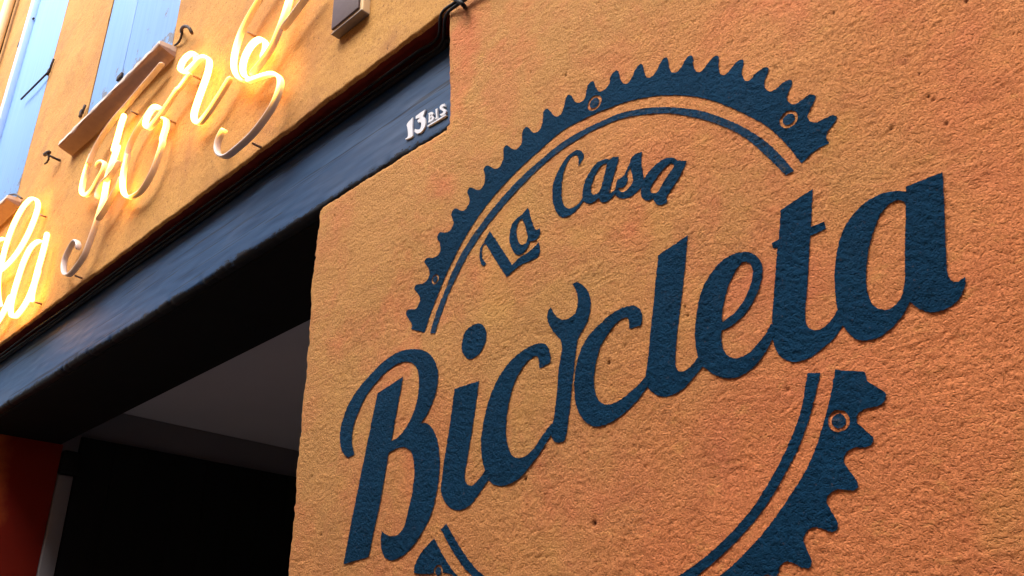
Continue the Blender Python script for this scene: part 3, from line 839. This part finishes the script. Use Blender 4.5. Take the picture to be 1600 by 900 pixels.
paint("chainring", [upper_out + upper_in], [disc(b, r) for b, r in BOLTS])
for b, r in BOLTS: paint("bolt_mark", [disc(b, r * .66)], (), M_SIGN2)
# thin inner line, upper arc
ln_out = [(680, 521, True), (691, 486, False), (704, 452, False), (724, 412, False), (749, 370, False), (778, 332, False), (812, 294, False), (848, 259, False), (880, 233, False), (925, 205, False), (970, 186, False), (1010, 179, False),
          (1050, 178, False), (1090, 185, False), (1130, 198, False), (1165, 216, False), (1200, 246, False), (1229, 275, True)]
ln_in = [(1242, 268, True), (1222, 245, False), (1200, 224, False), (1172, 205, False), (1140, 189, False), (1096, 174, False), (1050, 168, False), (1010, 169, False), (970, 177, False), (925, 196, False), (880, 222, False),
         (843, 252, False), (806, 286, False), (772, 324, False), (743, 362, False), (718, 402, False), (697, 448, False), (682, 486, False), (672, 521, True)]
paint("ring_line", [ln_out + ln_in], (), M_SIGN2)

# chainring, lower arc: traced right end, teeth continued below the frame, pointed left end
q_c = np.array([-0.7497 * D, 0.5218 * D + H]); R_T = 0.4771 * D
ro = [tuple(p) for p in on_wall(R1([(1022, 72, c), (1207, 85, c), (1225, 140), (1280, 180), (1335, 215), (1340, 245), (1310, 290), (1200, 320), (1165, 350), (1160, 400), (1200, 440), (1260, 500),
      (1250, 535), (1220, 555), (1140, 560), (1090, 590), (1075, 640), (1100, 690), (1160, 770), (1165, 805), (1140, 825), (1040, 820), (990, 845), (967, 885)]) +
      R2([(970, 340), (1000, 400), (1040, 470), (1035, 510), (1005, 525), (900, 495), (850, 520), (828, 570), (850, 640), (880, 710), (865, 750), (830, 750), (720, 710), (680, 740), (662, 800)])[0:])]
a0 = math.atan2(ro[-1][1] - q_c[1], ro[-1][0] - q_c[0]); r0 = math.hypot(ro[-1][0] - q_c[0], ro[-1][1] - q_c[1])
lp = on_wall([(680, 841, True), (658, 866, False), (648, 893, False)])
a1 = math.atan2(lp[2][1] - q_c[1], lp[2][0] - q_c[0])
nteeth = 11
for i in range(1, nteeth * 5 - 5):
    t = i / (nteeth * 5); a = a0 + (a1 - a0) * t
    ph = (i % 5)
    rr = {0: .905, 1: .945, 2: .995, 3: .985, 4: .93}[ph] * R_T
    ro.append((q_c[0] + rr * math.cos(a), q_c[1] + rr * math.sin(a), False))
ro += [lp[2], lp[1], lp[0]]
li = on_wall([(688, 858, False), (706, 888, False)]); ri = on_wall(R1([(720, 890), (850, 680), (930, 470), (990, 250)]))
def arc(pa, pb, n):
    aa = math.atan2(pa[1] - q_c[1], pa[0] - q_c[0]); ra = math.hypot(pa[0] - q_c[0], pa[1] - q_c[1])
    ab = math.atan2(pb[1] - q_c[1], pb[0] - q_c[0]); rb = math.hypot(pb[0] - q_c[0], pb[1] - q_c[1])
    return [(q_c[0] + (ra + (rb - ra) * i / n) * math.cos(aa + (ab - aa) * i / n), q_c[1] + (ra + (rb - ra) * i / n) * math.sin(aa + (ab - aa) * i / n), False) for i in range(1, n)]
low = contour(ro + li + arc(li[-1], ri[0], 26) + ri)
BL = [((1311, 658), .0160), ((686, 893), .0130)]
paint("chainring", [low], [disc(b, r) for b, r in BL])
for b, r in BL: paint("bolt_mark", [disc(b, r * .66)], (), M_SIGN2)
la = on_wall(zoom(520, 710, 5, [(850, 585, c), (930, 740), (1030, 890)])); lb = on_wall(zoom(520, 710, 5, [(1115, 890), (1000, 730), (892, 542, c)]))
rb_ = on_wall(R1([(610, 890), (790, 560), (870, 340), (930, 90, c)])); ra_ = on_wall(R1([(850, 92, c), (800, 350), (690, 620), (530, 900)]))
paint("ring_line", [contour(la + arc(la[-1], rb_[0], 30) + rb_ + ra_ + arc(ra_[-1], lb[0], 30) + lb)])

# ------------------------------------------------------------------ house number on the beam
hn = empty("house_number", (-1.36, Y_BEAM, 3.0)); tag(hn, "raised white house number 13 BIS at the end of the blue beam", "number")
N_ = lambda p: [(a_, b_, f_) for a_, b_, f_ in zoom(620, 150, 10.59, p)]
def plate(name, outer, y0, y1, mat, hole=None):
    O = contour(on_wall(N_(outer), Y_BEAM), .002); Hl = [contour(on_wall(N_(h), Y_BEAM), .002) for h in (hole or [])]
    pts, edges = [], []
    for c_ in [O] + Hl:
        b = len(pts); n = len(c_); pts += [Vector((float(x), float(z))) for x, z in c_]; edges += [(b + i, b + (i + 1) % n) for i in range(n)]
    vo_, eo, fo, *_ = delaunay_2d_cdt(pts, edges, [], 0, 1e-6)
    V2 = np.array([(v.x, v.y) for v in vo_]); F = [f_ for f_ in fo]
    cen = np.array([V2[list(f_)].mean(0) for f_ in F]); ok = inside(O, cen)
    for h in Hl: ok &= ~inside(h, cen)
    F = [f_ for f_, k_ in zip(F, ok) if k_]; n = len(V2)
    V = [(x, y0, z) for x, z in V2] + [(x, y1, z) for x, z in V2]
    FF = [tuple(f_) for f_ in F]
    for c_ in range(1):
        b = 0
        for cc_ in [O] + Hl:
            m = len(cc_)
            FF += [(b + i, b + (i + 1) % m, n + b + (i + 1) % m, n + b + i) for i in range(m)]; b += m
    return mesh_obj(name, V, FF, mat, hn)
NUM = [("digit", [(290, 368, c), (285, 520), (290, 640), (285, 680), (175, 735, c), (165, 725, c), (205, 690), (205, 560), (190, 500, c), (200, 470)], None),
       ("digit", [(500, 240, c), (460, 345, c), (495, 400), (500, 480), (470, 560), (420, 615), (360, 635), (320, 600), (325, 560, c), (365, 570), (410, 560), (430, 500), (420, 450), (380, 455, c), (365, 425, c), (410, 375, c), (340, 390, c), (340, 350, c), (420, 290)], None),
       ("letter", [(545, 305, c), (600, 280), (630, 300), (615, 340), (640, 365), (630, 405), (600, 430), (545, 455, c), (555, 420, c), (555, 330, c)], [[(580, 320), (602, 315), (598, 340), (582, 350)], [(580, 375), (605, 365), (600, 395), (582, 410)]]),
       ("letter", [(665, 235, c), (700, 220, c), (695, 260), (698, 360), (705, 385, c), (660, 400, c), (672, 370), (668, 270)], None),
       ("letter", [(815, 140, c), (825, 190, c), (795, 185), (780, 205), (825, 235), (840, 270), (820, 310), (760, 345, c), (735, 325, c), (790, 290), (795, 270), (745, 235), (735, 200), (760, 165)], None),
       ("underline", [(530, 505, c), (575, 478), (830, 322, c), (845, 335, c), (575, 500), (535, 522, c)], None)]
for nm, o, h in NUM:
    plate(nm, o, Y_BEAM - .006, Y_BEAM + .001, M_WHITE, h)

# ------------------------------------------------------------------ cables along the slot
def cable(label, z0, y, r, pts_extra, seed, sag):
    xs = np.linspace(-6.4, -1.37, 60)
    pts = [(x, y + .002 * math.sin(x * 5 + seed), z0 + sag * math.sin(x * 2.1 + seed) + .0016 * math.sin(x * 9 + seed * 3)) for x in xs]
    pts += pts_extra
    o = tube("electric_cable", pts, r, M_CABLE, None, 10, .02)
    tag(o, label, "cable", "black cables under the plaster edge")
cable("thick black cable nearest the street under the upper plaster edge", 3.278, 0.034, .0045, [p3((690, 21), -.008), p3((708, 6), -.016), p3((730, -8), -.018), p3((790, -48), -.016)], 0.5, .003)
cable("thinner black cable lying lowest in the slot above the blue beam", 3.268, 0.046, .0045, [p3((697, 24), -.004), p3((714, 8), -.014), p3((736, -6), -.016), p3((800, -46), -.014)], 2.0, .003)
cable("black cable tucked at the back of the slot above the blue beam", 3.272, 0.062, .010, [(-1.36, .05, 3.272), (-1.33, .075, 3.268)], 3.3, .002)
cl = tube("cable_clip", [p3((706, -4), -.022), p3((716, 1), -.036), p3((724, 8), -.03), p3((727, 12), -.004)], .006, M_CABLE, None, 8, .006)
tag(cl, "small black clip holding the cables where they climb the wall", "clip")

# ------------------------------------------------------------------ vent box on the upper wall
vb = empty("wall_vent", (-1.77, 0, 3.6)); tag(vb, "small brown covered vent box on the wall right of the neon", "vent")
def q_at(px, y): q = at([px], y)[0]; return q
f0 = q_at((519, 46), -.030); f1 = q_at((561, 14), -.030)
x0, x1, zb_ = f0[0], f1[0], 0.5 * (f0[1] + f1[1])
box("back_box", (x0 - .003, -.026, zb_ - .012), (x1 + .014, .01, zb_ + .34), M_PIPE, vb, .002)
box("cover", (x0, -.034, zb_), (x1, -.0265, zb_ + .32), M_COVER, vb, .0015)
box("rim", (x0 - .003, -.031, zb_ - .017), (x1 + .014, -.001, zb_ - .0125), M_TIN, vb, .0015)

# ------------------------------------------------------------------ neon lettering
NEON = empty("neon_sign", (-3.0, 0, 3.4)); tag(NEON, "glowing orange neon script fixed to the ochre wall above the beam", "neon sign")
YN = -0.044
def neon(letter_strokes, sup=()):
    """strokes: list of (points [(px,py,lit,side)], standoff); one mesh per letter"""
    V, F, LIT = [], [], []
    a_, b_ = 0.0054, 0.0130
    prof = []
    for i in range(12):
        th = 2 * math.pi * i / 12
        cx_, sy_ = math.cos(th), math.sin(th)
        prof.append((a_ * math.copysign(abs(cx_) ** .7, cx_), b_ * math.copysign(abs(sy_) ** .6, sy_)))
    for pts, yo in letter_strokes:
        y0 = YN + yo
        q = at([(p[0], p[1]) for p in pts], y0)
        S = np.c_[q, [p[2] for p in pts], [p[3] for p in pts]]
        S = crom(S, False, .007)
        n = len(S); base = len(V)
        for i in range(n):
            tg = S[min(i + 1, n - 1), :2] - S[max(i - 1, 0), :2]; tg /= np.linalg.norm(tg) + 1e-9
            nr = np.array([-tg[1], tg[0]])
            k_ = 1.0
            if i in (0, n - 1): k_ = .55
            elif i in (1, n - 2): k_ = .9
            for (u, v) in prof:
                P = S[i, :2] + nr * u * k_
                V.append((P[0], y0 + v * k_, P[1]))
                front = 1.0 if v < -b_ * .55 else 0.0
                lt = np.clip(S[i, 2], 0, 1); sd = np.clip(S[i, 3], 0, 1)
                LIT.append(max(lt * front, sd))
        m = 12
        for i in range(n - 1):
            for j in range(m):
                F.append((base + i * m + j, base + (i + 1) * m + j, base + (i + 1) * m + (j + 1) % m, base + i * m + (j + 1) % m))
        F.append(tuple(base + j for j in range(m))); F.append(tuple(base + (n - 1) * m + j for j in range(m - 1, -1, -1)))
    o = mesh_obj("neon_letter", V, F, M_NEON, NEON, True)
    at_ = o.data.attributes.new("lit", 'FLOAT', 'POINT'); at_.data.foreach_set("value", np.array(LIT, np.float32))
    for sp in sup:
        q = at([sp], YN)[0]
        s_ = tube("tube_support", [(q[0], YN + .012, q[1]), (q[0] + .002, -.018, q[1] - .002), (q[0] + .003, .004, q[1] - .003)], .0045, M_CLIP, o, 8)
    return o

def zs(ox, oy, s, pts, lit, side):
    return [(ox + p[0] / s, oy + p[1] / s, (p[2] if len(p) > 2 else lit), (p[3] if len(p) > 3 else side)) for p in pts]
NA = lambda p, l=1, s=.8: zs(0, 290, 4.094, p, l, s)
NB = lambda p, l=.1, s=0: zs(90, 80, 5, p, l, s)
NC = lambda p, l=.1, s=0: zs(90, 220, 4.09, p, l, s)
ND = lambda p, l=1, s=.1: zs(260, 60, 4.5, p, l, s)
NE = lambda p, l=.3, s=0: zs(330, 0, 6.92, p, l, s)
# l (runs out of the frame) with the end of the stroke before it
neon([(NA([(-90, 600), (-30, 565), (20, 530), (75, 475), (130, 400), (180, 310), (220, 215), (243, 140), (240, 100), (215, 82), (185, 95), (140, 150), (85, 255), (40, 380), (12, 490), (-5, 560), (-12, 640), (-8, 720), (2, 770)]), 0),
      (NA([(-110, 400), (-40, 362), (12, 342), (30, 338)]), .004)], [(58, 334)])
# a
neon([(NA([(262, 352), (235, 362), (195, 400), (155, 480), (120, 580), (88, 690), (70, 780), (74, 828), (95, 840), (130, 805), (175, 735), (215, 640), (250, 530)]), 0),
      (NA([(304, 300), (290, 365), (268, 450), (245, 530), (222, 620), (205, 700), (203, 742)]), -.003),
      (NA([(-60, 930), (0, 850), (40, 775), (72, 700)]), .006)], [(49, 470)])
# tall initial: bow, stem with curled tail, link
neon([(NB([(822, 92), (790, 130), (740, 190), (665, 275), (560, 400), (450, 525), (365, 640), (295, 760), (245, 880)], .12, 0) +
       NC([(218, 90, .2, 0), (180, 200, .8, .1), (160, 280, 1, .4), (155, 325, 1, .6), (178, 350, 1, .4), (220, 318, .6, .1), (262, 245, .4, 0), (297, 180, .4, 0), (303, 148, .4, 0), (285, 132, .4, 0), (262, 145, .4, 0), (248, 175, .2, 0)]), 0),
      (NB([(525, 490, .9, .9), (500, 560, .9, .9), (470, 670, 1, 1), (440, 780, 1, 1)]) + NC([(385, 30, 1, 1), (355, 125, 1, .8), (325, 210, .5, .3), (312, 275, .9, .8), (290, 390, .8, .6), (255, 500, .3, .15), (215, 620, .12, 0), (175, 725, .1, 0),
          (120, 810, .1, 0), (72, 858, .1, 0), (42, 842, .1, 0), (45, 765, .1, 0), (80, 685, .08, 0), (115, 640, .05, 0), (133, 665, .02, 0), (128, 695, 0, 0)]), .004),
      (NC([(395, 128, .1, 0), (370, 180, .1, 0), (330, 230, .1, 0), (282, 278, .1, 0), (258, 330, .05, 0), (250, 375, 0, 0)]), -.006),
      (NC([(412, 228, .1, 0), (380, 300, .1, 0), (340, 372, .1, 0), (295, 450, .1, 0), (256, 508, .05, 0)]), .0)], [(112, 429), (200, 172)])
# o with its small top loop, running into the r
neon([(NB([(808, 450, .9, .4), (790, 432, 1, .5), (750, 440, .8, .3), (695, 510, .4, 0), (625, 615, .2, 0), (565, 735, .15, 0), (532, 860, .2, .05)]) +
       NC([(450, 90, .4, .05), (425, 190, .9, .3), (416, 280, 1, .9), (425, 335, 1, 1), (450, 360, 1, .7), (485, 355, .4, .1), (540, 315, .15, 0), (600, 215, .12, 0), (645, 100, .3, 0), (672, 10, .8, .4)]) +
       NB([(820, 690, .9, .6), (850, 580, .9, .6), (848, 535, .7, .4), (820, 525, .5, .2)]), .004),
      (NB([(795, 452, .9, .4), (745, 450, 1, .7), (700, 515, 1, .9), (686, 575, 1, .9), (712, 600, .9, .5), (755, 560, .6, .1), (800, 505, .5, 0), (870, 405, .5, 0), (940, 300, .7, .1)]) +
       ND([(95, 350, .8, .1), (140, 290, .8, .1), (172, 248, .5, 0)]), -.004)], [(258, 185)])
# r
neon([(ND([(170, 250, .6, .1), (150, 245), (115, 238, 1, .5), (98, 212, 1, .9), (115, 165, 1, .9), (155, 120, 1, .8), (195, 105, 1, .7), (213, 125, .9, .4), (200, 160, .7, .2)]), .004),
      (ND([(135, 240, 1, .6), (185, 195, 1, .4), (235, 142, 1, .4), (275, 130, 1, .7), (303, 160, 1, 1), (292, 240, 1, 1), (258, 340, 1, 1), (222, 440, 1, 1), (195, 535, 1, 1), (203, 588, 1, .9), (235, 592, .9, .2), (290, 530, .6, 0), (370, 410, .5, 0), (455, 272, .5, 0)]), 0)],
     [(297, 116)])
# g: left bow, loop and tail, with the two long strokes crossing it
neon([(NE([(760, -330, .2, 0), (640, -190, .2, 0), (520, 0, .3, 0), (440, 130, .3, 0), (345, 310, .5, .1), (285, 470, .9, .6), (248, 640, 1, .9), (248, 740, 1, .8), (285, 830, .8, .5), (345, 878, .6, .3)]), .003),
      (NE([(1150, -180, .1, 0), (1010, 0, .12, 0), (900, 150, .1, 0), (770, 320, .1, 0)]), -.004),
      (NE([(930, -260, .3, .3), (870, -120, .6, .5), (845, 0, .9, .7), (800, 150, .8, .4), (735, 330, .4, 0), (660, 500, .4, 0), (570, 640, .3, 0), (500, 730, .2, 0), (430, 810, .15, 0)]), .002),
      (NE([(545, 640, .7, .2), (585, 550, 1, .8), (588, 460, 1, 1), (530, 425, 1, 1), (450, 475, 1, 1), (380, 585, 1, 1), (343, 715, 1, 1), (358, 815, 1, 1), (430, 862, 1, .7)]) +
       ND([(575, 300, 1, .5), (640, 278, 1, .3), (700, 258, 1, .4), (762, 250, 1, .7), (802, 290, .9, .6), (796, 360, .6, .2), (752, 470, .2, 0), (682, 580, .1, 0), (600, 680, .08, 0), (500, 772, .06, 0),
           (420, 830, .06, 0), (372, 820, .06, 0), (356, 770, .1, 0), (372, 700, .2, 0), (405, 645, .5, .3), (412, 655, .5, .3)]), -.003)],
     [(382, 48), (389, 221)])
scene.render.engine = 'CYCLES'
